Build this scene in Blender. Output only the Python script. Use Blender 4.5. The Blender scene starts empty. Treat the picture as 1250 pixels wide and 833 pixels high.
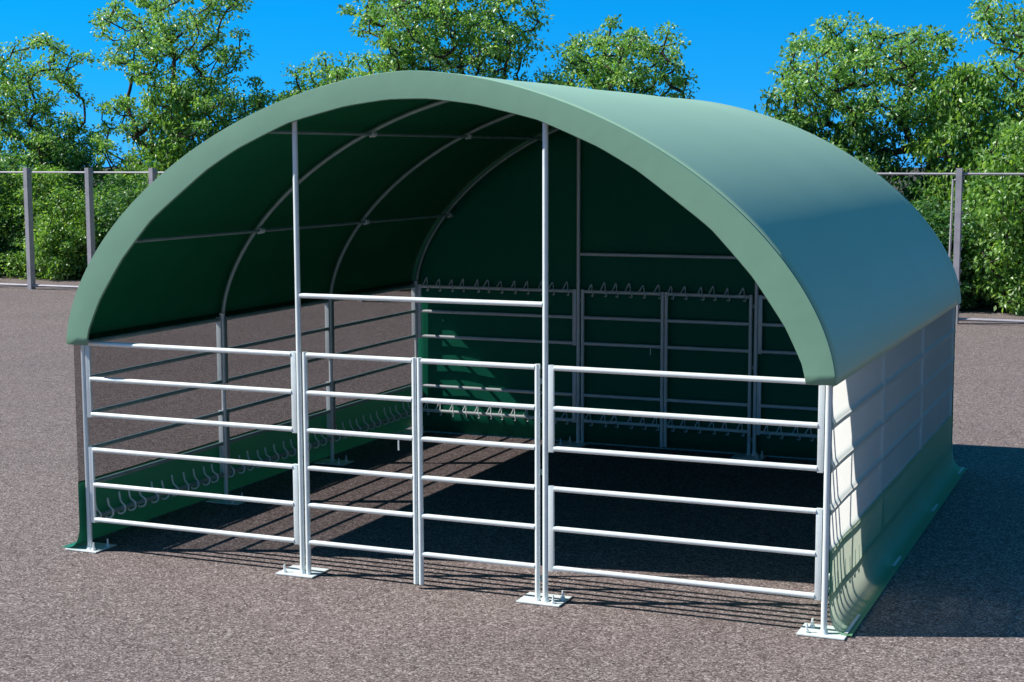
import bpy, bmesh, math, random
import numpy as np
from mathutils import Vector, Matrix
random.seed(7)
R = math.radians
scene = bpy.context.scene
col = scene.collection

# ------------------------------------------------------------------ helpers
class MB:
    """collects boxes, tubes and strips into one mesh"""
    def __init__(s): s.v = []; s.f = []; s.m = []
    def box(s, x0, x1, y0, y1, z0, z1):
        b = len(s.v)
        for z in (z0, z1):
            s.v += [(x0, y0, z), (x1, y0, z), (x1, y1, z), (x0, y1, z)]
        for q in ((0, 3, 2, 1), (4, 5, 6, 7), (0, 1, 5, 4), (1, 2, 6, 5), (2, 3, 7, 6), (3, 0, 4, 7)):
            s.f.append(tuple(b + i for i in q))
        return s
    def tube(s, pts, r, n=10, cap=True):
        pts = [Vector(p) for p in pts]
        rs = r if isinstance(r, (list, tuple)) else [r] * len(pts)
        t0 = (pts[1] - pts[0]).normalized()
        a = Vector((0, 0, 1)) if abs(t0.z) < .9 else Vector((1, 0, 0))
        u = t0.cross(a).normalized()
        b0 = len(s.v)
        for i, p in enumerate(pts):
            t = (pts[min(i + 1, len(pts) - 1)] - pts[max(i - 1, 0)])
            t = t.normalized() if t.length > 1e-9 else t0
            u = (u - t * u.dot(t)).normalized(); w = t.cross(u)
            for k in range(n):
                an = 2 * math.pi * k / n
                s.v.append(tuple(p + (u * math.cos(an) + w * math.sin(an)) * rs[i]))
        for i in range(len(pts) - 1):
            for k in range(n):
                k2 = (k + 1) % n
                s.f.append((b0 + i * n + k, b0 + i * n + k2, b0 + (i + 1) * n + k2, b0 + (i + 1) * n + k))
        if cap:
            s.f.append(tuple(b0 + k for k in range(n))[::-1])
            e = b0 + (len(pts) - 1) * n
            s.f.append(tuple(e + k for k in range(n)))
        return s
    def grid(s, rows):
        """rows: list of equal-length point lists"""
        b = len(s.v); n = len(rows[0])
        for r_ in rows: s.v += [tuple(p) for p in r_]
        for i in range(len(rows) - 1):
            for j in range(n - 1):
                s.f.append((b + i * n + j, b + i * n + j + 1, b + (i + 1) * n + j + 1, b + (i + 1) * n + j))
        return s
    def mesh(s, name, mat, smooth=False, bevel=0):
        me = bpy.data.meshes.new(name)
        me.from_pydata(s.v, [], s.f)
        if bevel:
            bm = bmesh.new(); bm.from_mesh(me)
            bmesh.ops.bevel(bm, geom=list(bm.edges), offset=bevel, segments=2, affect='EDGES', profile=.6)
            bm.to_mesh(me); bm.free()
        if smooth:
            me.polygons.foreach_set('use_smooth', [True] * len(me.polygons))
            if smooth != 'all': me.set_sharp_from_angle(angle=R(42))
        if mat: me.materials.append(mat)
        me.update()
        return me
    def build(s, name, mat, parent=None, smooth=False, bevel=0, loc=None):
        return link(name, s.mesh(name, mat, smooth, bevel), parent, loc)

def link(name, me, parent=None, loc=None):
    o = bpy.data.objects.new(name, me); col.objects.link(o)
    if parent: o.parent = parent
    if loc: o.location = loc
    return o
def empty(name, loc=(0, 0, 0), rz=0):
    o = bpy.data.objects.new(name, None); col.objects.link(o)
    o.location = loc; o.rotation_euler.z = rz; o.empty_display_size = .2
    return o
def tag(o, label=None, cat=None, group=None, kind=None):
    if label: o['label'] = label
    if cat: o['category'] = cat
    if group: o['group'] = group
    if kind: o['kind'] = kind
    return o
def solid(o, t, off=-1, inner=None):
    if inner: o.data.materials.append(inner)
    m = o.modifiers.new('thickness', 'SOLIDIFY'); m.thickness = t; m.offset = off
    if inner: m.material_offset = 1
    return o

# ------------------------------------------------------------------ materials
def newmat(name):
    m = bpy.data.materials.new(name); m.use_nodes = True
    nt = m.node_tree; nt.nodes.clear()
    out = nt.nodes.new('ShaderNodeOutputMaterial')
    return m, nt, out
def nd(nt, typ, **kw):
    n = nt.nodes.new(typ)
    for k, v in kw.items():
        if k in n.inputs.keys(): n.inputs[k].default_value = v
        else: setattr(n, k, v)
    return n
def ramp(nt, stops, interp='LINEAR'):
    n = nt.nodes.new('ShaderNodeValToRGB'); cr = n.color_ramp; cr.interpolation = interp
    while len(cr.elements) < len(stops): cr.elements.new(.5)
    for e, (p, c) in zip(cr.elements, stops): e.position = p; e.color = (*c, 1)
    return n
def srgb(r, g, b):
    return tuple((c / 255 / 12.92) if c / 255 <= .04045 else ((c / 255 + .055) / 1.055) ** 2.4 for c in (r, g, b))

def mat_galv(name='galvanised_steel', base=(.88, .95, .93), dark=(.76, .83, .82), rough=.28, metal=.08):
    m, nt, out = newmat(name); L = nt.links.new
    tc = nd(nt, 'ShaderNodeTexCoord')
    v = nd(nt, 'ShaderNodeTexVoronoi'); v.inputs['Scale'].default_value = 90
    n = nd(nt, 'ShaderNodeTexNoise', Scale=5.0, Detail=6.0)
    L(tc.outputs['Object'], v.inputs['Vector']); L(tc.outputs['Object'], n.inputs['Vector'])
    a = nd(nt, 'ShaderNodeMath', operation='MULTIPLY'); a.inputs[1].default_value = .35
    L(v.outputs['Distance'], a.inputs[0])
    b = nd(nt, 'ShaderNodeMath', operation='ADD'); L(a.outputs[0], b.inputs[0]); L(n.outputs['Fac'], b.inputs[1])
    r = ramp(nt, [(.4, dark), (.75, base)]); L(b.outputs[0], r.inputs['Fac'])
    p = nd(nt, 'ShaderNodeBsdfPrincipled', Metallic=metal, Roughness=rough)
    L(r.outputs['Color'], p.inputs['Base Color'])
    rr = nd(nt, 'ShaderNodeMapRange'); rr.inputs['To Min'].default_value = rough - .08; rr.inputs['To Max'].default_value = rough + .15
    L(n.outputs['Fac'], rr.inputs['Value']); L(rr.outputs['Result'], p.inputs['Roughness'])
    L(p.outputs[0], out.inputs[0]); return m

def mat_tarp(name, c, c2, rough=.45, transl=0.0, tcol=None, coat=.25, sheen=0.0, spec=.5, bump=.35):
    m, nt, out = newmat(name); L = nt.links.new
    tc = nd(nt, 'ShaderNodeTexCoord')
    n = nd(nt, 'ShaderNodeTexNoise', Scale=.9, Detail=7.0, Roughness=.6)
    L(tc.outputs['Object'], n.inputs['Vector'])
    r = ramp(nt, [(.35, c), (.68, c2)]); L(n.outputs['Fac'], r.inputs['Fac'])
    p = nd(nt, 'ShaderNodeBsdfPrincipled', Roughness=rough)
    p.inputs['Coat Weight'].default_value = coat; p.inputs['Coat Roughness'].default_value = .35
    p.inputs['Specular IOR Level'].default_value = spec
    p.inputs['Sheen Weight'].default_value = sheen; p.inputs['Sheen Roughness'].default_value = .45; p.inputs['Sheen Tint'].default_value = (.85, 1, .96, 1)
    L(r.outputs['Color'], p.inputs['Base Color'])
    # slight slackness of the cloth and its weave
    n2 = nd(nt, 'ShaderNodeTexNoise', Scale=2.2, Detail=3.0)
    mp = nd(nt, 'ShaderNodeMapping'); mp.inputs['Scale'].default_value = (1.0, .35, 1.0)
    L(tc.outputs['Object'], mp.inputs['Vector']); L(mp.outputs[0], n2.inputs['Vector'])
    n3 = nd(nt, 'ShaderNodeTexNoise', Scale=160.0, Detail=2.0); L(tc.outputs['Object'], n3.inputs['Vector'])
    ad = nd(nt, 'ShaderNodeMath', operation='MULTIPLY_ADD'); ad.inputs[1].default_value = .02
    L(n3.outputs['Fac'], ad.inputs[0]); L(n2.outputs['Fac'], ad.inputs[2])
    bp = nd(nt, 'ShaderNodeBump', Strength=bump, Distance=.02)
    L(ad.outputs[0], bp.inputs['Height']); L(bp.outputs[0], p.inputs['Normal']); L(bp.outputs[0], p.inputs['Coat Normal'])
    if transl > 0:
        t = nd(nt, 'ShaderNodeBsdfTranslucent'); t.inputs['Color'].default_value = (*tcol, 1)
        mx = nd(nt, 'ShaderNodeMixShader'); mx.inputs[0].default_value = transl
        L(p.outputs[0], mx.inputs[1]); L(t.outputs[0], mx.inputs[2]); L(mx.outputs[0], out.inputs[0])
    else: L(p.outputs[0], out.inputs[0])
    return m

def mat_sheet(name, tint, body, tl, fac_t, transl):
    """see-through side sheet: clear part, body colour, translucent part"""
    m, nt, out = newmat(name); L = nt.links.new
    tr = nd(nt, 'ShaderNodeBsdfTransparent'); tr.inputs['Color'].default_value = (*tint, 1)
    p = nd(nt, 'ShaderNodeBsdfPrincipled', Roughness=.5); p.inputs['Base Color'].default_value = (*body, 1)
    p.inputs['Specular IOR Level'].default_value = .3
    t = nd(nt, 'ShaderNodeBsdfTranslucent'); t.inputs['Color'].default_value = (*tl, 1)
    a = nd(nt, 'ShaderNodeMixShader'); a.inputs[0].default_value = transl
    L(p.outputs[0], a.inputs[1]); L(t.outputs[0], a.inputs[2])
    tc = nd(nt, 'ShaderNodeTexCoord'); n = nd(nt, 'ShaderNodeTexNoise', Scale=1.6, Detail=5.0)
    L(tc.outputs['Object'], n.inputs['Vector'])
    mr = nd(nt, 'ShaderNodeMapRange'); mr.inputs['To Min'].default_value = fac_t - .04; mr.inputs['To Max'].default_value = fac_t + .04
    L(n.outputs['Fac'], mr.inputs['Value'])
    b = nd(nt, 'ShaderNodeMixShader'); L(mr.outputs['Result'], b.inputs[0])
    L(a.outputs[0], b.inputs[1]); L(tr.outputs[0], b.inputs[2]); L(b.outputs[0], out.inputs[0]); return m

def mat_ground():
    m, nt, out = newmat('speckled_gravel'); L = nt.links.new
    g = nd(nt, 'ShaderNodeNewGeometry')
    # wobble the lookup so that the grains are not regular cells
    nw = nd(nt, 'ShaderNodeTexNoise', Scale=30.0, Detail=2.0); L(g.outputs['Position'], nw.inputs['Vector'])
    mix = nd(nt, 'ShaderNodeVectorMath', operation='MULTIPLY_ADD'); mix.inputs[1].default_value = (.03, .03, .0)
    L(nw.outputs['Color'], mix.inputs[0]); L(g.outputs['Position'], mix.inputs[2])
    v = nd(nt, 'ShaderNodeTexVoronoi'); v.inputs['Scale'].default_value = 92; v.inputs['Randomness'].default_value = 1
    L(mix.outputs[0], v.inputs['Vector'])
    sp = nd(nt, 'ShaderNodeSeparateColor'); L(v.outputs['Color'], sp.inputs[0])
    r = ramp(nt, [(0, (.062, .046, .044)), (.22, (.130, .102, .096)), (.6, (.222, .178, .167)), (.85, (.305, .255, .240)), (1, (.48, .425, .405))])
    L(sp.outputs['Red'], r.inputs['Fac'])
    # broad tone patches
    n = nd(nt, 'ShaderNodeTexNoise', Scale=.45, Detail=8.0, Roughness=.65); L(g.outputs['Position'], n.inputs['Vector'])
    r2 = ramp(nt, [(.3, (.90, .90, .91)), (.7, (1.10, 1.08, 1.06))]); L(n.outputs['Fac'], r2.inputs['Fac'])
    n4 = nd(nt, 'ShaderNodeTexNoise', Scale=9.0, Detail=5.0, Roughness=.7); L(g.outputs['Position'], n4.inputs['Vector'])
    r4 = ramp(nt, [(.3, (.80, .79, .79)), (.7, (1.17, 1.17, 1.17))]); L(n4.outputs['Fac'], r4.inputs['Fac'])
    mu = nd(nt, 'ShaderNodeVectorMath', operation='MULTIPLY'); L(r.outputs['Color'], mu.inputs[0]); L(r2.outputs['Color'], mu.inputs[1])
    mu2 = nd(nt, 'ShaderNodeVectorMath', operation='MULTIPLY'); L(mu.outputs[0], mu2.inputs[0]); L(r4.outputs['Color'], mu2.inputs[1])
    p = nd(nt, 'ShaderNodeBsdfPrincipled', Roughness=.92); p.inputs['Specular IOR Level'].default_value = .15
    L(mu2.outputs[0], p.inputs['Base Color'])
    bp = nd(nt, 'ShaderNodeBump', Strength=.8, Distance=.01)
    L(sp.outputs['Green'], bp.inputs['Height']); L(bp.outputs[0], p.inputs['Normal'])
    L(p.outputs[0], out.inputs[0]); return m

def mat_soil():
    m, nt, out = newmat('leaf_litter_soil'); L = nt.links.new
    g = nd(nt, 'ShaderNodeNewGeometry'); n = nd(nt, 'ShaderNodeTexNoise', Scale=6.0, Detail=9.0, Roughness=.7)
    L(g.outputs['Position'], n.inputs['Vector'])
    r = ramp(nt, [(.3, (.03, .025, .018)), (.5, (.07, .06, .04)), (.7, (.06, .09, .035))]); L(n.outputs['Fac'], r.inputs['Fac'])
    p = nd(nt, 'ShaderNodeBsdfPrincipled', Roughness=.95); L(r.outputs['Color'], p.inputs['Base Color'])
    bp = nd(nt, 'ShaderNodeBump', Strength=.6, Distance=.04); L(n.outputs['Fac'], bp.inputs['Height']); L(bp.outputs[0], p.inputs['Normal'])
    L(p.outputs[0], out.inputs[0]); return m

def mat_leaf(name, stops, rough=.36):
    m, nt, out = newmat(name); L = nt.links.new
    g = nd(nt, 'ShaderNodeNewGeometry')
    r = ramp(nt, stops); L(g.outputs['Random Per Island'], r.inputs['Fac'])
    p = nd(nt, 'ShaderNodeBsdfPrincipled', Roughness=rough); L(r.outputs['Color'], p.inputs['Base Color'])
    p.inputs['Specular IOR Level'].default_value = .6
    t = nd(nt, 'ShaderNodeBsdfTranslucent')
    mu = nd(nt, 'ShaderNodeVectorMath', operation='MULTIPLY'); mu.inputs[1].default_value = (1.4, 1.35, .5)
    L(r.outputs['Color'], mu.inputs[0]); L(mu.outputs[0], t.inputs['Color'])
    mx = nd(nt, 'ShaderNodeMixShader'); mx.inputs[0].default_value = .44
    L(p.outputs[0], mx.inputs[1]); L(t.outputs[0], mx.inputs[2]); L(mx.outputs[0], out.inputs[0]); return m

def mat_bark():
    m, nt, out = newmat('dark_bark'); L = nt.links.new
    tc = nd(nt, 'ShaderNodeTexCoord'); mp = nd(nt, 'ShaderNodeMapping'); mp.inputs['Scale'].default_value = (9, 9, 2)
    n = nd(nt, 'ShaderNodeTexNoise', Scale=3.0, Detail=8.0, Roughness=.7); L(tc.outputs['Object'], mp.inputs[0]); L(mp.outputs[0], n.inputs['Vector'])
    r = ramp(nt, [(.35, (.025, .018, .016)), (.65, (.085, .062, .052))]); L(n.outputs['Fac'], r.inputs['Fac'])
    p = nd(nt, 'ShaderNodeBsdfPrincipled', Roughness=.9); L(r.outputs['Color'], p.inputs['Base Color'])
    bp = nd(nt, 'ShaderNodeBump', Strength=.7, Distance=.02); L(n.outputs['Fac'], bp.inputs['Height']); L(bp.outputs[0], p.inputs['Normal'])
    L(p.outputs[0], out.inputs[0]); return m

GALV = mat_galv()
GALV_SHADE = mat_galv('shaded_galvanised_steel', (.38, .52, .50), (.28, .39, .38), .45, .4)  # darker copy of the steel, shade inside the shelter put into its colour
FENCE = mat_galv('weathered_grey_metal', (.46, .44, .47), (.34, .33, .36), .55, .3)
TIE = mat_tarp('pale_elastic_cord', (.80, .92, .90), (.86, .95, .93), .55, coat=0)
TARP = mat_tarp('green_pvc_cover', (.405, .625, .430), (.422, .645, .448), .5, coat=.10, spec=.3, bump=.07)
COVER_SHADE = mat_tarp('shaded_green_cover_inside', (.004, .135, .056), (.005, .150, .064), .8, coat=0, spec=.15)  # green inner face of the cover, darkened in colour for shade under the roof
TRIM = mat_tarp('front_lit_cover_edge', (.200, .385, .262), (.215, .400, .277), .55, coat=.05)  # same cloth as the cover, its tone holds how the front catches light
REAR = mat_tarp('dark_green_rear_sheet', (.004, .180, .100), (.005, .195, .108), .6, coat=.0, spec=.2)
SKIRT_L = mat_tarp('shaded_green_skirt', (.012, .180, .100), (.014, .195, .108), .48, .03, (.03, .3, .15), coat=.15)  # left skirt, its green kept dark to carry the shade inside
SKIRT_R = mat_tarp('light_paled_skirt', (.140, .440, .220), (.155, .465, .235), .6, .36, (.85, .92, .74), coat=0, spec=.3)  # right copy of the skirt, paled to carry light shining through
SHEET_L = mat_sheet('unlit_clear_side_sheet', (.47, .455, .465), (.03, .035, .035), (.05, .05, .05), .86, .1)  # left copy of the sheet, dark body with the sun's glow left out
SHEET_R = mat_sheet('glow_whitened_side_sheet', (.50, .58, .66), (.66, .80, .74), (.98, .97, .92), .055, .66)  # right copy of the same sheet, glow of the light painted in as white
STRAP = mat_tarp('white_strap', (.6, .62, .6), (.7, .72, .7), .6, coat=0)

# ------------------------------------------------------------------ camera (solved from the photograph)
cam = bpy.data.cameras.new('camera'); co = bpy.data.objects.new('camera', cam); col.objects.link(co)
yaw, pitch, roll = 0.4014, 0.1169, -0.0028
f = Vector((-math.sin(yaw) * math.cos(pitch), math.cos(yaw) * math.cos(pitch), -math.sin(pitch)))
r = Vector((math.cos(yaw), math.sin(yaw), 0)); u = r.cross(f)
r2 = r * math.cos(roll) + u * math.sin(roll); u2 = -r * math.sin(roll) + u * math.cos(roll)
M = Matrix((r2, u2, -f)).transposed().to_4x4(); M.translation = (8.0547, -10.1877, 3.1768)
co.matrix_world = M
cam.sensor_width = 36; cam.lens = 1922.8 * 36 / 1250; cam.clip_end = 2000; cam.clip_start = .05
scene.camera = co

# ------------------------------------------------------------------ light
SUN_AZ, SUN_EL = R(21.4), R(43)
w = bpy.data.worlds.new('World'); scene.world = w; w.use_nodes = True
nt = w.node_tree; nt.nodes.clear()
wo = nt.nodes.new('ShaderNodeOutputWorld'); bg = nt.nodes.new('ShaderNodeBackground')
sky = nt.nodes.new('ShaderNodeTexSky'); sky.sky_type = 'NISHITA'; sky.sun_disc = False
sky.sun_elevation = SUN_EL
sky.sun_rotation = math.atan2(-math.cos(SUN_AZ), -math.sin(SUN_AZ))
sky.altitude = 1500; sky.air_density = 1.0; sky.dust_density = 0; sky.ozone_density = 4.0
wtc = nt.nodes.new('ShaderNodeTexCoord'); wad = nt.nodes.new('ShaderNodeVectorMath'); wad.operation = 'ADD'
wad.inputs[1].default_value = (0, 0, .32)      # deep clear air down to the horizon
wnm = nt.nodes.new('ShaderNodeVectorMath'); wnm.operation = 'NORMALIZE'
nt.links.new(wtc.outputs['Generated'], wad.inputs[0]); nt.links.new(wad.outputs[0], wnm.inputs[0]); nt.links.new(wnm.outputs[0], sky.inputs['Vector'])
hs = nt.nodes.new('ShaderNodeHueSaturation'); hs.inputs['Hue'].default_value = .49; hs.inputs['Saturation'].default_value = 1.3
nt.links.new(sky.outputs[0], hs.inputs['Color'])
wsx = nt.nodes.new('ShaderNodeSeparateXYZ'); nt.links.new(wtc.outputs['Generated'], wsx.inputs[0])
wr = ramp(nt, [(0, (.50, .75, .80)), (.045, (.16, .72, .78)), (.09, (.05, .69, .77)), (.22, (.20, .50, .55)), (.6, (.66, .57, .47))]); nt.links.new(wsx.outputs['Z'], wr.inputs['Fac'])
wm = nt.nodes.new('ShaderNodeVectorMath'); wm.operation = 'MULTIPLY'; nt.links.new(hs.outputs[0], wm.inputs[0]); nt.links.new(wr.outputs['Color'], wm.inputs[1])
wm3 = nt.nodes.new('ShaderNodeVectorMath'); wm3.operation = 'SCALE'; wm3.inputs['Scale'].default_value = 3.0; nt.links.new(wm.outputs[0], wm3.inputs[0])
# the sky is dimmer on the side behind the camera
wdt = nt.nodes.new('ShaderNodeVectorMath'); wdt.operation = 'DOT_PRODUCT'; wdt.inputs[1].default_value = (-.45, .893, 0)
nt.links.new(wtc.outputs['Generated'], wdt.inputs[0])
wy = nt.nodes.new('ShaderNodeMapRange'); wy.inputs['From Min'].default_value = .05; wy.inputs['From Max'].default_value = .72
wy.inputs['To Min'].default_value = .45; wy.inputs['To Max'].default_value = 1.0; nt.links.new(wdt.outputs['Value'], wy.inputs['Value'])
wsc = nt.nodes.new('ShaderNodeMapRange'); wsc.inputs['From Min'].default_value = .35; wsc.inputs['From Max'].default_value = .75   # overhead the sky is the same all round
nt.links.new(wsx.outputs['Z'], wsc.inputs['Value'])
wmx = nt.nodes.new('ShaderNodeMix'); wmx.data_type = 'FLOAT'; nt.links.new(wsc.outputs['Result'], wmx.inputs[0])
nt.links.new(wy.outputs['Result'], wmx.inputs[2]); wmx.inputs[3].default_value = 1.0
wm4 = nt.nodes.new('ShaderNodeVectorMath'); wm4.operation = 'SCALE'; nt.links.new(wm3.outputs[0], wm4.inputs[0]); nt.links.new(wmx.outputs[0], wm4.inputs['Scale'])
nt.links.new(wm4.outputs[0], bg.inputs['Color'])
bg.inputs['Strength'].default_value = .085
nt.links.new(bg.outputs[0], wo.inputs[0])
sun = bpy.data.lights.new('sun', 'SUN'); sun.energy = 4.8; sun.angle = R(.5); sun.color = (1, .965, .91)
so = bpy.data.objects.new('sun', sun); col.objects.link(so)
sd = Vector((-math.cos(SUN_AZ) * math.cos(SUN_EL), -math.sin(SUN_AZ) * math.cos(SUN_EL), math.sin(SUN_EL)))
so.rotation_euler = sd.to_track_quat('Z', 'Y').to_euler(); so.location = sd * 30
vs = scene.view_settings; vs.view_transform = 'Standard'; vs.look = 'None'; vs.gamma = 1; vs.use_curve_mapping = False; vs.exposure = .45

# ------------------------------------------------------------------ ground
g = MB().grid([[(x, y, 0) for x in (-400, -60, -20, 0, 20, 60, 400)] for y in (-400, -60, -20, 0, 20, 60, 400)])
tag(g.build('ground', mat_ground()), 'grey brown speckled gravel ground', kind='structure')
rows = []
random.seed(3)
xs = [-60 + i * 1.0 for i in range(121)]
rows.append([(x, 23.0 + random.uniform(-.12, .12), .004) for x in xs])
rows.append([(x, 23.5, .03) for x in xs]); rows.append([(x, 26, .05) for x in xs]); rows.append([(x * 7, 390, .05) for x in xs])
tag(MB().grid(rows).build('soil', mat_soil()), 'dark soil under the bushes', kind='structure')

# ------------------------------------------------------------------ shelter
XP = [0.0, 1.99, 3.985, 5.98]
YP = [0.0, 1.99, 3.98, 5.97]
H = 1.70
rails_z = [1.70, 1.413, 1.126, .838, .551, .264]
def cat(pts, k=3):
    out = []
    for i in range(len(pts) - 1):
        p0 = pts[max(i - 1, 0)]; p1 = pts[i]; p2 = pts[i + 1]; p3 = pts[min(i + 2, len(pts) - 1)]
        for j in range(k):
            t = j / k
            out.append(tuple(.5 * ((2 * b) + (-a + c) * t + (2 * a - 5 * b + 4 * c - d) * t * t + (-a + 3 * b - 3 * c + d) * t ** 3) for a, b, c, d in zip(p0, p1, p2, p3)))
    out.append(pts[-1]); return out
PE, AX, AZ = 1.73, 3.06, 2.078
def sup(t):   # the arch is a slightly pointed super-ellipse
    c, s_ = math.cos(t), math.sin(t)
    k = (abs(c) ** PE + abs(s_) ** PE) ** (-1 / PE)
    return (c * k * AX, 1.70 + s_ * k * AZ)
prof = [sup(math.pi - math.pi * i / 120) for i in range(121)]
CX = 2.99
def offset(pr, d):
    out = []
    for i, (x, z) in enumerate(pr):
        a = pr[max(i - 1, 0)]; b = pr[min(i + 1, len(pr) - 1)]
        tx, tz = b[0] - a[0], b[1] - a[1]; l = math.hypot(tx, tz)
        out.append((x + tz / l * d, z - tx / l * d))
    return out
root = empty('livestock_shelter', (0, 0, 0))
tag(root, 'green arched livestock shelter with open front, white rail panels and a double gate on gravel', 'shelter')

# cover with a shallow sag between the hoops
ys = [-.11 + 6.20 * i / 48 for i in range(49)]
rows = []
for y in ys:
    ph = (y % 1.99) / 1.99
    sag = .004 * math.sin(math.pi * ph) ** 2 if 0 < y < 5.97 else 0
    rows.append([(CX + x, y, z) for x, z in offset(prof, sag)])
cover = solid(MB().grid(rows).build('roof_cover', TARP, root, 'all'), .004, -1, COVER_SHADE)
# edge band, front light held in its tone, wrapping the front hoop (slightly faceted inside edge)
inn = [(2.86, 1.70), (2.835, 1.82), (2.72, 2.06), (2.50, 2.38), (2.215, 2.69), (1.96, 2.885), (1.70, 3.075), (1.42, 3.235), (.98, 3.42), (.52, 3.53), (.16, 3.575)]
inn = [(-x, z) for x, z in inn] + inn[::-1]
def along(pr, s):
    L_ = [0]
    for a, b in zip(pr, pr[1:]): L_.append(L_[-1] + math.hypot(b[0] - a[0], b[1] - a[1]))
    d = s * L_[-1]
    for i in range(len(pr) - 1):
        if d <= L_[i + 1] + 1e-9:
            t = (d - L_[i]) / (L_[i + 1] - L_[i]); return tuple(a + (b - a) * t for a, b in zip(pr[i], pr[i + 1]))
    return pr[-1]
inn_s = cat(inn, 4)
NB = 110
rows = [[], [], [], [], []]
for i in range(NB + 1):
    s = i / NB; o_ = along(prof, s); n_ = along(inn_s, s); n_l = along(inn, s)
    n_ = tuple(.35 * a + .65 * b for a, b in zip(n_, n_l))
    for k, (t, y) in enumerate(((.0, -.110), (.02, -.122), (.5, -.126), (.97, -.123), (1.0, -.108))):
        rows[k].append((CX + o_[0] + (n_[0] - o_[0]) * t, y, o_[1] + (n_[1] - o_[1]) * t))
trim = solid(MB().grid(rows).build('front_trim', TRIM, cover, True), .004, 1)
# rear hem ridge, welded over the back hoop
hem = [[(CX + x, y, z) for x, z in offset(prof, -d)] for y, d in ((5.86, .001), (5.87, .0035), (6.06, .0035), (6.088, .0015), (6.0935, -.02))]
MB().grid(hem).build('rear_hem', TARP, cover, 'all')

# rear sheet
rows = []
ins = offset(prof, .03)
N = 60
for j in range(15):
    row = []
    for i in range(N + 1):
        x = -3.02 + 6.04 * i / N
        # roof height at x
        zt = 1.7
        for a, b in zip(ins, ins[1:]):
            if a[0] <= x <= b[0]:
                t = (x - a[0]) / max(b[0] - a[0], 1e-6); zt = a[1] + (b[1] - a[1]) * t; break
        if abs(x) > 3.0: zt = 1.75
        z = .012 + (zt - .012) * j / 14
        row.append((CX + x, 6.045 + .010 * math.sin(x * 3.1 + z * 1.2) + .006 * math.sin(x * 9 + 2 * z), z))
    rows.append(row)
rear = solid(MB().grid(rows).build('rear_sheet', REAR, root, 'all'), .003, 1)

# hoops with clamps, purlins
hp = offset(prof, .034)
clamp_xz = []
for px, pz in ((-2.62, 2.38), (-1.47, 3.33), (1.47, 3.33), (2.62, 2.38)):
    q = min(hp, key=lambda a: abs(a[0] - px) + .3 * abs(a[1] - pz)); q2 = (q[0] * .985, q[1] - .022)
    clamp_xz.append(q2)
for i, y in enumerate(YP):
    h = MB().tube([(CX + x * (2.985 / 3.03), y, z) for x, z in hp if z >= 1.70], .019, 10).build('hoop', GALV_SHADE, root, 'all')
    for (px, pz) in clamp_xz:
        yy = y + (.03 if i == 0 else 0)
        MB().tube([(CX + px * .985, yy - .03, pz), (CX + px * .985, yy + .03, pz)], .026, 12).tube(
            [(CX + px * .985 - .005, yy - .04, pz - .028), (CX + px * .985 - .005, yy - .04, pz + .012)], .009, 8).build('clamp', GALV, h, True)
for (px, pz) in clamp_xz:
    MB().tube([(CX + px * .985, -.02, pz), (CX + px * .985, 6.0, pz)], .014, 8).build('purlin', GALV_SHADE, root, True)

# posts
PR = .0205
def arch_z(x):
    for a, b in zip(hp, hp[1:]):
        if a[0] <= x - CX <= b[0]:
            return a[1] + (b[1] - a[1]) * ((x - CX) - a[0]) / (b[0] - a[0])
def plate(parent, px, py, x0, x1, y0, y1, bolts):
    bp_ = MB().box(x0, x1, y0, y1, .004, .014).build('base_plate', GALV, parent, False, .002)
    # weld bead at the foot
    for bx, by in bolts:
        b = MB().tube([(bx, by, .014), (bx, by, .030)], .017, 6).tube([(bx, by, .030), (bx, by, .075)], [.009, .007], 8)
        b.build('anchor_bolt', GALV, bp_, False)
for iy, y in enumerate(YP):
    for ix, x in enumerate(XP):
        if iy in (1, 2) and ix in (1, 2): continue
        tall = ix in (1, 2)
        top = arch_z(x) - .01 if tall else H + .03
        po = MB().tube([(x, y, .014), (x, y, top)], PR, 14).tube([(x, y, .0145), (x, y, .045)], [.032, PR], 14, False).build('post', GALV, root, True)
        if iy in (0, 3):
            yo = (-.07, .2) if iy == 0 else (-.2, .07)
            if ix == 0: plate(po, x, y, x - .2, x + .11, y + yo[0], y + yo[1], ((x + .055, y + yo[0] + .045), (x + .075, y + yo[1] - .07)))
            elif ix == 1: plate(po, x, y, x - .2, x + .12, y + yo[0], y + yo[1], ((x - .15, y + yo[0] + .05), (x - .1, y + yo[1] - .06)))
            elif ix == 2: plate(po, x, y, x - .2, x + .13, y + yo[0], y + yo[1], ((x + .07, y + yo[0] + .04), (x + .09, y + yo[1] - .09)))
            else: plate(po, x, y, x - .17, x + .15, y + yo[0], y + yo[1], ((x - .11, y + yo[0] + .05), (x - .1, y + yo[1] - .09)))
        else:
            sx = 1 if ix == 0 else -1
            xa, xb = sorted((x - sx * .15, x + sx * .2))
            plate(po, x, y, xa, xb, y - .12, y + .12, ((x + sx * .12, y - .08), (x + sx * .12, y + .08)))
        if not tall:
            MB().tube([(x, y, H + .028), (x, y, H + .055)], .026, 12).build('hoop_collar', GALV, po, True)

# transom bars over the gates
for y in (YP[0], YP[3]):
    z = 2.145 if y == 0 else 2.11
    MB().tube([(XP[1] + PR + .001, y, z), (XP[2] - PR - .001, y, z)], .0185, 12).build('crossbar', GALV, root, True)

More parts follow.
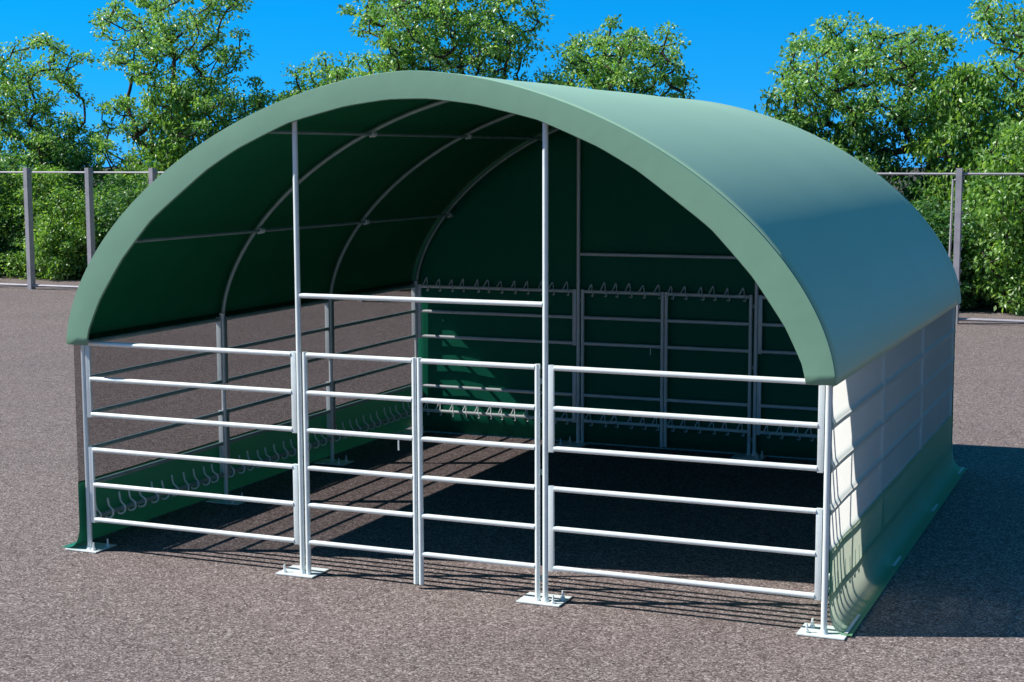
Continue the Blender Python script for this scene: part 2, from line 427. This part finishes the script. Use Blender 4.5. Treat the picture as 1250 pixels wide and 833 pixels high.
# rail panels: two stacked three-rail panels per bay
RR = .0192
def wob(a, b):
    return [a, tuple((p + q) / 2 for p, q in zip(a, b)), b]
def rail_panel(ax, c0, c1, fixed, zs, side=0):
    """ax 'x' or 'y'; from c0 to c1 along the axis; side = outward direction for side-wall uprights"""
    p = link('rail_panel', None, root)
    zt, zb = zs[0] + .022, zs[-1] - .026
    t, wd = .0125, .042
    if ax == 'x':
        MB().box(c0, c0 + wd, fixed - t, fixed + t, zb, zt).build('upright', GALV, p, True, .003)
        MB().box(c1 - wd, c1, fixed - t, fixed + t, zb, zt).build('upright', GALV, p, True, .003)
        for z in zs:
            MB().tube([(c0 + wd + .001, fixed, z), (c1 - wd - .001, fixed, z)], RR, 12).build('rail', GALV, p, True)
    else:
        MB().box(fixed - t, fixed + t, c0, c0 + wd, zb, zt).build('upright', GALV_SHADE, p, True, .003)
        xa, xb = sorted((fixed - side * .012, fixed + side * (.034 if side < 0 else .012)))
        MB().box(xa, xb, c1 - .024, c1, zb, zt).build('upright', GALV, p, True, .003)
        for z in zs:
            MB().tube([(fixed, c0 + wd + .001, z), (fixed, c1 - .026, z)], RR, 12).build('rail', GALV_SHADE, p, True)
    return p
for y in (YP[0], YP[3]):
    for a, b in ((0, 1), (2, 3)):
        for zs in (rails_z[:3], rails_z[3:]):
            rail_panel('x', XP[a] + PR + .003, XP[b] - PR - .003, y, zs)
for x, s in ((XP[0], -1), (XP[3], 1)):
    for a in range(3):
        for zs in (rails_z[:3], rails_z[3:]):
            rail_panel('y', YP[a] + PR + .003, YP[a + 1] - PR - .003, x, zs, s)
# gate leaves, front and rear
for y in (YP[0], YP[3]):
    xa, xm, xb = XP[1] + .052, 2.978, XP[2] - .06
    for c0, c1 in ((xa, xm - .0215), (xm + .0215, xb)):
        gl = link('gate', None, root)
        ra, rb = .0195, .0195
        for cx in (c0, c1):
            bot = .0160 if cx in (xa, xb) else .035
            MB().tube([(cx, y, bot), (cx, y, 1.722)], .0195, 12).build('upright', GALV, gl, True)
        for z in rails_z:
            MB().tube([(c0 + .0185, y, z), (c1 - .0185, y, z)], RR, 12).build('rail', GALV, gl, True)
        for z in (1.60, .95, .18):
            hx = c0 if c0 == xa else c1; px = XP[1] if c0 == xa else XP[2]
            MB().box(min(hx, px), max(hx, px), y + .008, y + .014, z - .02, z + .02).build('hinge', GALV_SHADE, gl, True, .002)
        if c0 == xa:
            # drop pin and its stop plates at the meeting stile
            lx = c1 - .13
            MB().tube([(lx, y - .008, 1.105), (lx, y - .008, 1.03)], .006, 8).build('latch', GALV, gl, True)

# tie loops lacing the sheets to the rails
def tie_mb(mb, c, ax, side):
    a = random.uniform(-.012, .012); h = .092 + random.uniform(-.012, .012); k = random.uniform(.85, 1.15)
    if ax == 'x':
        P = [(-.036 + a, -.012, .006), (-.022 + a, .012, h * .45), (a * .4, .032, h), (.012, .022, h * .5), (.026, -.014, .010),
             (.046 * k, -.024, -.030), (.032 * k, -.006, -.050), (.008 * k, .012, -.044)]
    else:
        P = [(-.012 + a, .026, h + .035), (-.004 + a, .016, h * .6), (.010, -.022, .018), (.012, -.026, -.018), (.002, -.010, -.042), (-.024 * k, .012, -.046), (-.040 * k, .020, -.030)]
    P = cat(P, 3); Q = []
    for x, d, z in P:
        Q.append((c[0] + x, c[1] + d, c[2] + z) if ax == 'x' else (c[0] + side * d * (.82 if side < 0 else .35), c[1] + x, c[2] + z))
    mb.tube(Q, .0072 if ax == 'x' else .0085, 6)
random.seed(11)
for row, (z, bays) in enumerate(((rails_z[0] + .0, (0, 1)), (rails_z[5], (0, 1, 2)))):
    for b in bays:
        x0 = XP[b] + .125
        for k in range(12):
            mb = MB(); xx = x0 + .1555 * k + random.uniform(-.014, .014)
            if b == 1 and abs(xx - 2.978) < .05: xx = 2.978 + .06
            tie_mb(mb, (xx, YP[3], z), 'x', 1); mb.build('tie_loop', TIE, rear, 'all')
for k in range(1):
    mb = MB(); tie_mb(mb, (XP[2] + .11, YP[3], rails_z[0]), 'x', 1); mb.build('tie_loop', TIE, rear, 'all')

# side sheets: see-through upper part, green skirt flared on to the ground
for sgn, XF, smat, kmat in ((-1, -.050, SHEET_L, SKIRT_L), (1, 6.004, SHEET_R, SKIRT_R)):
    y0, y1 = (-.055, 6.09) if sgn < 0 else (.0, 6.09)
    ny = 60
    rows = []
    # the right sheet is stretched over the rails and posts and shows them as soft ridges
    nz = 100 if sgn > 0 else 8; nn = 300 if sgn > 0 else ny
    for j in range(nz + 1):
        z = .562 + (1.755 - .562) * j / nz; row = []
        for i in range(nn + 1):
            y = y0 + (y1 - y0) * i / nn
            if sgn > 0:
                rz_ = max(math.exp(-((z - q) / .024) ** 2) for q in rails_z); ry_ = max(math.exp(-((y - q) / .035) ** 2) for q in YP)
                dx = -.012 + .015 * max(rz_, ry_) + .0015 * math.sin(5 * y + z * 2)
            else: dx = .002 * math.sin(7 * y + z * 2)
            row.append((XF + sgn * dx, y, z))
        rows.append(row)
    lab = 'clear side sheet, dark copy without sun glow' if sgn < 0 else 'side sheet whitened with painted sun glow'
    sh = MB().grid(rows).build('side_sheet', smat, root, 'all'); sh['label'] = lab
    pr = [(0.003, .575), (.004, .5), (.003, .4), (.004, .3), (.006, .2), (.012, .15), (.026, .105), (.048, .066), (.078, .038), (.115, .024), (.165, .019), (.195, .019)]
    if sgn > 0: pr = [(a * .82 if a > .02 else a, b) for a, b in pr]
    rows = []
    for a, z in cat(pr, 2):
        rows.append([(XF + sgn * (a + .004 * math.sin(7 * (y0 + (y1 - y0) * i / ny) + 1.1) * min(1, z * 3)), y0 - .0 + (y1 - y0) * i / ny, z) for i in range(ny + 1)])
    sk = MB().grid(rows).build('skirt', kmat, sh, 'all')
    sk['label'] = 'green skirt with inside shade in its colour' if sgn < 0 else 'translucent green skirt paled with painted light'
    if sgn > 0:
        for (ya, yb) in ((.02, .48), (1.88, 2.20), (3.92, 4.24), (5.72, 6.07)):
            MB().box(XF + .108, XF + .131, ya, yb, .0250, .0285).build('strap', STRAP, sh, False)
random.seed(5)
for b in range(3):
    for k in range(12):
        mb = MB(); yy = YP[b] + .11 + .156 * k + random.uniform(-.014, .014)
        tie_mb(mb, (XP[0], yy, rails_z[5]), 'y', -1); mb.build('tie_loop', TIE, bpy.data.objects['side_sheet'], 'all')
mb = MB()
for b in range(3):
    for k in range(12):
        tie_mb(mb, (XP[3], YP[b] + .11 + .156 * k + random.uniform(-.014, .014), rails_z[5]), 'y', 1)
tag(mb.build('tie_loops', TIE, bpy.data.objects['side_sheet.001'], 'all'), kind='stuff')

# ------------------------------------------------------------------ fence at the back
fr = empty('metal_fence', (0, 20.4, 0)); tag(fr, 'tall grey metal fence with square posts and thin rails behind the shelter', 'fence')
fx = [-17.59 + 1.815 * k for k in range(-4, 19)]
for x in fx:
    big = abs(x - 4.19) < .2
    mb = MB()
    mb.box(x - .055, x + .055, -.11, -.095, 0, 2.93).box(x + .04, x + .055, -.094, .06, 0, 2.93).box(x - .055, x - .04, -.094, .06, 0, 2.93)
    p = mb.build('post', FENCE, fr, False)
    if big:
        MB().tube([(x - .15, -.05, .0), (x - .11, -.05, 2.72)], .02, 8).tube([(x - .11, -.05, 2.70), (x - .05, -.05, 2.72)], .015, 8).build('brace', FENCE, p, True)
        k = MB()
        for i in range(12): k.box(x + .056, x + .085, -.05, .0, .3 + .22 * i, .36 + .22 * i)
        k.build('bracket', FENCE, p, False)
for z, rr, nm in ((2.82, .022, 'top_rail'), (.09, .03, 'bottom_rail')):
    MB().tube([(fx[0], -.02, z), (fx[-1], -.02, z)], rr, 8).build(nm, FENCE, fr, True)

# ------------------------------------------------------------------ vegetation
LEAF_T = mat_leaf('tree_leaf', [(0, (.100, .230, .060)), (.35, (.190, .400, .105)), (.7, (.300, .540, .170)), (.92, (.41, .62, .28)), (1, (.56, .72, .46))])
LEAF_B = mat_leaf('bush_leaf', [(0, (.085, .200, .050)), (.45, (.175, .370, .080)), (.8, (.285, .500, .120)), (1, (.47, .64, .30))])
LEAF_D = mat_leaf('deep_bush_leaf', [(0, (.045, .130, .050)), (.45, (.090, .235, .080)), (.8, (.150, .330, .110)), (1, (.30, .48, .25))])
BARK = mat_bark()

def leaf_mesh(name, C, n, spread, size, mat, rng, droop=.35):
    """n leaves round each cluster centre C[i]; every leaf is a small folded blade of 4 faces"""
    K = len(C); T = K * n
    cen = np.repeat(C, n, axis=0)
    d = rng.normal(size=(T, 3)); d /= np.linalg.norm(d, axis=1)[:, None]
    rad = rng.random(T) ** .5
    sp = np.repeat(spread * rng.uniform(.6, 1.35, K), n)
    pos = cen + d * (rad * sp)[:, None] * np.array([1, 1, .62])
    ax = d * .7 + rng.normal(size=(T, 3)) * .6; ax[:, 2] -= droop
    ax /= np.linalg.norm(ax, axis=1)[:, None]
    rnd = rng.normal(size=(T, 3)) * .8 + np.array([0, 0, 1.0])
    sd_ = np.cross(ax, rnd); sd_ /= np.linalg.norm(sd_, axis=1)[:, None] + 1e-9
    nr = np.cross(sd_, ax)
    ln = size * rng.uniform(.6, 1.3, T); wd = ln * rng.uniform(.23, .34, T)
    b = pos; L_ = ln[:, None]; W_ = wd[:, None]
    v = np.stack([b, b + ax * L_ * .45 + sd_ * W_ + nr * L_ * .05, b + ax * L_ - nr * L_ * .12, b + ax * L_ * .45 - sd_ * W_ + nr * L_ * .05], 1).reshape(-1, 3)
    idx = np.arange(T)[:, None] * 4
    tri = np.concatenate([idx + np.array([0, 1, 2]), idx + np.array([0, 2, 3])], 1).reshape(-1)
    me = bpy.data.meshes.new(name)
    me.vertices.add(len(v)); me.vertices.foreach_set('co', v.astype(np.float32).ravel())
    me.loops.add(len(tri)); me.loops.foreach_set('vertex_index', tri.astype(np.int32))
    me.polygons.add(2 * T); me.polygons.foreach_set('loop_start', np.arange(0, 6 * T, 3, dtype=np.int32))
    me.update(calc_edges=True); me.validate()
    me.materials.append(mat); return me

def skeleton(C, stems, rng, rmax):
    """join cluster centres to the stems with branches; pipe-model thickness"""
    P = []; par = []
    for st in stems:
        last = -1
        for q in st: P.append(np.array(q, float)); par.append(last); last = len(P) - 1
    order = np.argsort(np.linalg.norm(C - np.array([0, 0, .5]), axis=1))
    for ci in order:
        c = C[ci]; A = np.array(P)
        dist = np.linalg.norm(A - c, axis=1) + np.where(A[:, 2] > c[2] - .08, 3, 0) + .10 * np.linalg.norm(A[:, :2], axis=1)
        j = int(np.argmin(dist)); a = A[j]
        L_ = np.linalg.norm(c - a); k = max(2, int(L_ / .22)); last = j
        jit = rng.normal(size=3) * .07 * L_
        for s in range(1, k + 1):
            t = s / k; q = a + (c - a) * t; q = q + jit * math.sin(math.pi * t) + rng.normal(size=3) * .018
            q[2] -= .10 * L_ * math.sin(math.pi * t)
            P.append(q); par.append(last); last = len(P) - 1
    n = len(P); cnt = np.zeros(n); ch = [[] for _ in range(n)]
    for i in range(n):
        if par[i] >= 0: ch[par[i]].append(i)
    w_ = np.zeros(n)
    for i in range(n - 1, -1, -1):
        w_[i] = sum(w_[c] for c in ch[i]) if ch[i] else 1.0
    mx = max(w_)
    rad = .0065 + (rmax - .0065) * (w_ / mx) ** .5
    mb = MB()
    done = set()
    for i in range(n):
        if par[i] == -1 or (ch[par[i]][0] != i):
            chain = ([par[i]] if par[i] >= 0 else []) + [i]; j = i
            while ch[j]: j = ch[j][0]; chain.append(j)
            if len(chain) > 1:
                rs = [rad[k] for k in chain]
                if par[i] >= 0: rs[0] = rs[1]
                mb.tube([P[k] for k in chain], rs, 6 if max(rs) > .02 else 4, False)
    return mb

def crown_points(rng, n, lobes, mind=.36, zmin=.35):
    """cluster centres spread through several overlapping lobes, more of them near the outside"""
    pts = []
    wts = np.array([l[3] * l[4] * l[5] for l in lobes]) ** .66; wts /= wts.sum()
    tries = 0
    while len(pts) < n and tries < 60000:
        tries += 1
        cx, cy, cz, rx, ry, rz = lobes[rng.choice(len(lobes), p=wts)]
        d = rng.normal(size=3); d /= np.linalg.norm(d); rr = rng.random() ** .42
        q = np.array([cx + d[0] * rx * rr, cy + d[1] * ry * rr, cz + d[2] * rz * rr])
        if q[2] < zmin: continue
        if any(np.sum((q - p_) ** 2) < mind ** 2 for p_ in pts): continue
        pts.append(q)
    return np.array(pts)

def make_tree(name, lobes, ncl, seed, nleaf=108, size=.104, spread=.32, rmax=.12, stems_n=5, lean=0.0, lmat=None, mind=.37, cl=.57, zmin=.35):
    rng = np.random.default_rng(seed)
    C = crown_points(rng, int(ncl * cl), lobes, mind, zmin)
    far = rng.random(len(C)) < .14; mid = C.mean(0); C[far] = mid + (C[far] - mid) * rng.uniform(1.03, 1.16, (far.sum(), 1))
    stems = []
    zt = 1.9
    for s in range(stems_n):
        an = 2 * math.pi * (s + rng.random() * .6) / stems_n; out_ = rng.uniform(.25, .7)
        st = []
        for k in range(6):
            t = k / 5; st.append((math.cos(an) * (.05 + out_ * t ** 1.3) + lean * t, math.sin(an) * (.05 + out_ * t ** 1.3), zt * t * rng.uniform(.97, 1.03) if k else 0.0))
        stems.append(st)
    wood = skeleton(C, stems, rng, rmax).mesh(name + '_trunk', BARK, 'all')
    leaves = leaf_mesh(name + '_crown', C, nleaf, spread, size, lmat or LEAF_T, rng)
    return wood, leaves
def place_tree(kind, meshes, loc, rz, sc, label, cat_, group, leafpart='crown', woodpart='trunk'):
    o = empty(kind, loc, rz); o.scale = (sc, sc, sc)
    tag(o, label, cat_, group)
    link(woodpart, meshes[0], o); link(leafpart, meshes[1], o); return o

TG = 'trees behind the fence'
Y0 = 26.0
specs = [
 # x, y, seed, lobes, clusters, label
 (-22.6, 26.0, 21, [(0, 0, 4.4, 2.0, 1.6, 2.3), (1.2, 0, 3.2, 1.6, 1.5, 1.6), (-1.3, 0, 5.0, 1.4, 1.4, 1.5), (1.4, 0, 5.7, 1.1, 1.0, .9)], 330, 'broad leafy tree at the left edge of the photo, behind the first fence post'),
 (-17.4, 26.3, 22, [(0, 0, 5.2, 2.1, 1.7, 2.0), (.9, 0, 6.9, 1.6, 1.3, 1.4), (-1.1, 0, 6.6, 1.3, 1.3, 1.2), (1.2, 0, 4.4, 1.5, 1.4, 1.2), (-1.4, 0, 3.4, 1.5, 1.4, 1.4)], 380, 'tallest leafy tree at left with dark forked trunk, above the left curve of the roof'),
 (-14.3, 27.0, 23, [(0, 0, 3.9, 1.5, 1.3, 1.4), (.6, 0, 4.7, 1.1, 1.0, .8)], 130, 'low tree just showing above the left curve of the roof beside the tallest tree'),
 (-11.6, 26.6, 24, [(0, 0, 4.6, 1.7, 1.3, 1.25), (-.9, 0, 4.9, 1.1, 1.0, .9), (.9, 0, 5.2, .9, .9, .7)], 150, 'small rounded tree above the left part of the arch, left of the big one'),
 (-9.1, 26.0, 25, [(0, 0, 5.9, 2.2, 1.7, 1.7), (-1.3, 0, 6.9, 1.2, 1.2, 1.0), (1.1, 0, 6.6, 1.4, 1.2, 1.1), (.2, 0, 7.6, 1.2, 1.0, .9)], 330, 'big spreading tree rising over the top of the arch'),
 (-4.7, 26.2, 26, [(0, 0, 4.9, 1.75, 1.5, 1.2), (.5, 0, 5.7, 1.25, 1.1, .75), (-.9, 0, 5.3, 1.0, 1.0, .75), (1.1, 0, 5.0, .9, .9, .9)], 190, 'rounded tree standing alone above the ridge of the roof, right of the arch top'),
 (1.55, 26.0, 27, [(0, 0, 4.85, 2.1, 1.6, 1.15), (-.9, 0, 5.5, 1.1, 1.0, .7), (.6, 0, 5.4, 1.3, 1.1, .65), (1.5, 0, 4.2, 1.2, 1.1, .8), (-1.5, 0, 4.9, .8, .8, .6)], 240, 'wide tree with visible forked stems beyond the right slope of the roof'),
 (5.6, 26.0, 28, [(0, 0, 4.7, 2.0, 1.6, 1.8), (-.7, 0, 6.1, 1.3, 1.2, 1.0), (.4, 0, 7.3, 1.3, 1.2, 1.1), (-1.5, 0, 3.9, 1.3, 1.1, 1.0)], 300, 'tall tree cut off by the right edge of the photo, behind the right fence post'),
]
for i, (x, y, seed, lobes, ncl, label) in enumerate(specs):
    place_tree('leafy_tree', make_tree('tree', lobes, ncl, seed), (x, y, .0), 0, 1, label, 'tree', TG)

# bushes: five individual forms, copied along the fence
protos = []
for s in range(5):
    rng = np.random.default_rng(50 + s)
    hgt = [2.9, 3.3, 2.5, 3.1, 3.5][s]
    lobes = [(0, 0, hgt * .5, 1.25, 1.05, hgt * .5), (.6, -.1, hgt * .3, .9, .9, hgt * .33), (-.6, 0, hgt * .62, .8, .8, hgt * .36), (0, -.25, .45, 1.25, .9, .5)]
    protos.append(make_tree('bush', lobes, 150, 60 + s, nleaf=100, size=.098, spread=.31, rmax=.045, stems_n=6, lmat=LEAF_D if s in (0, 3) else LEAF_B, mind=.25, cl=1.1, zmin=.16))
random.seed(9)
def px_of(x, y):   # position in the photo, used only to word the labels
    d = Vector((x, y, 1.5)) - M.translation
    return 625 + 1922.8 * d.dot(r2) / d.dot(f)
front = []
x = -24.6; k = 0
while x < 9.5:
    front.append((x + random.uniform(-.2, .2), 23.75 + random.uniform(-.25, .25), k % 5, 0)); x += 1.55; k += random.choice((1, 2, 3))
x = -25.3
while x < 10:
    front.append((x + random.uniform(-.3, .3), 25.9 + random.uniform(-.3, .3), k % 5, 1)); x += 2.1; k += random.choice((1, 2, 3))
BUSH_LABELS_L = ['low part of the hedge', 'bushy green shrub']
vis_l = sorted([b for b in front if b[3] == 0 and -30 < px_of(b[0], b[1]) < 210], key=lambda b: b[0])
vis_r = sorted([b for b in front if b[3] == 0 and 1050 < px_of(b[0], b[1]) < 1290], key=lambda b: b[0])
ordn = ['first', 'second', 'third', 'fourth', 'fifth', 'sixth', 'seventh', 'eighth', 'ninth']
for b in front:
    x, y, kd, row = b
    o = place_tree('bush', protos[kd], (x, y, 0), random.uniform(0, 6.28), random.uniform(.92, 1.12), None, 'bush', 'bushes along the fence', 'foliage', 'stem')
    o.scale.z *= random.choice((.72, .85, 1.0, 1.2)) * (1.28 if row else 1)
    if b in vis_l: o['label'] = 'dense green bush behind the fence, %s from the left edge of the photo' % ordn[vis_l.index(b)]
    elif b in vis_r: o['label'] = 'dense green bush right of the shelter, %s from the right edge of the photo' % ordn[len(vis_r) - 1 - vis_r.index(b)]
    elif row == 1: o['label'] = 'leafy bush of the back row under the trees, mostly hidden by the front bushes'; o['group'] = 'back row bushes under the trees'
    else: o['label'] = 'dense green bush hidden behind the shelter or past the edge of the photo'; o['group'] = 'front row bushes out of sight'

scene.cycles.diffuse_bounces = 2
scene.render.resolution_x = 1024; scene.render.resolution_y = 682
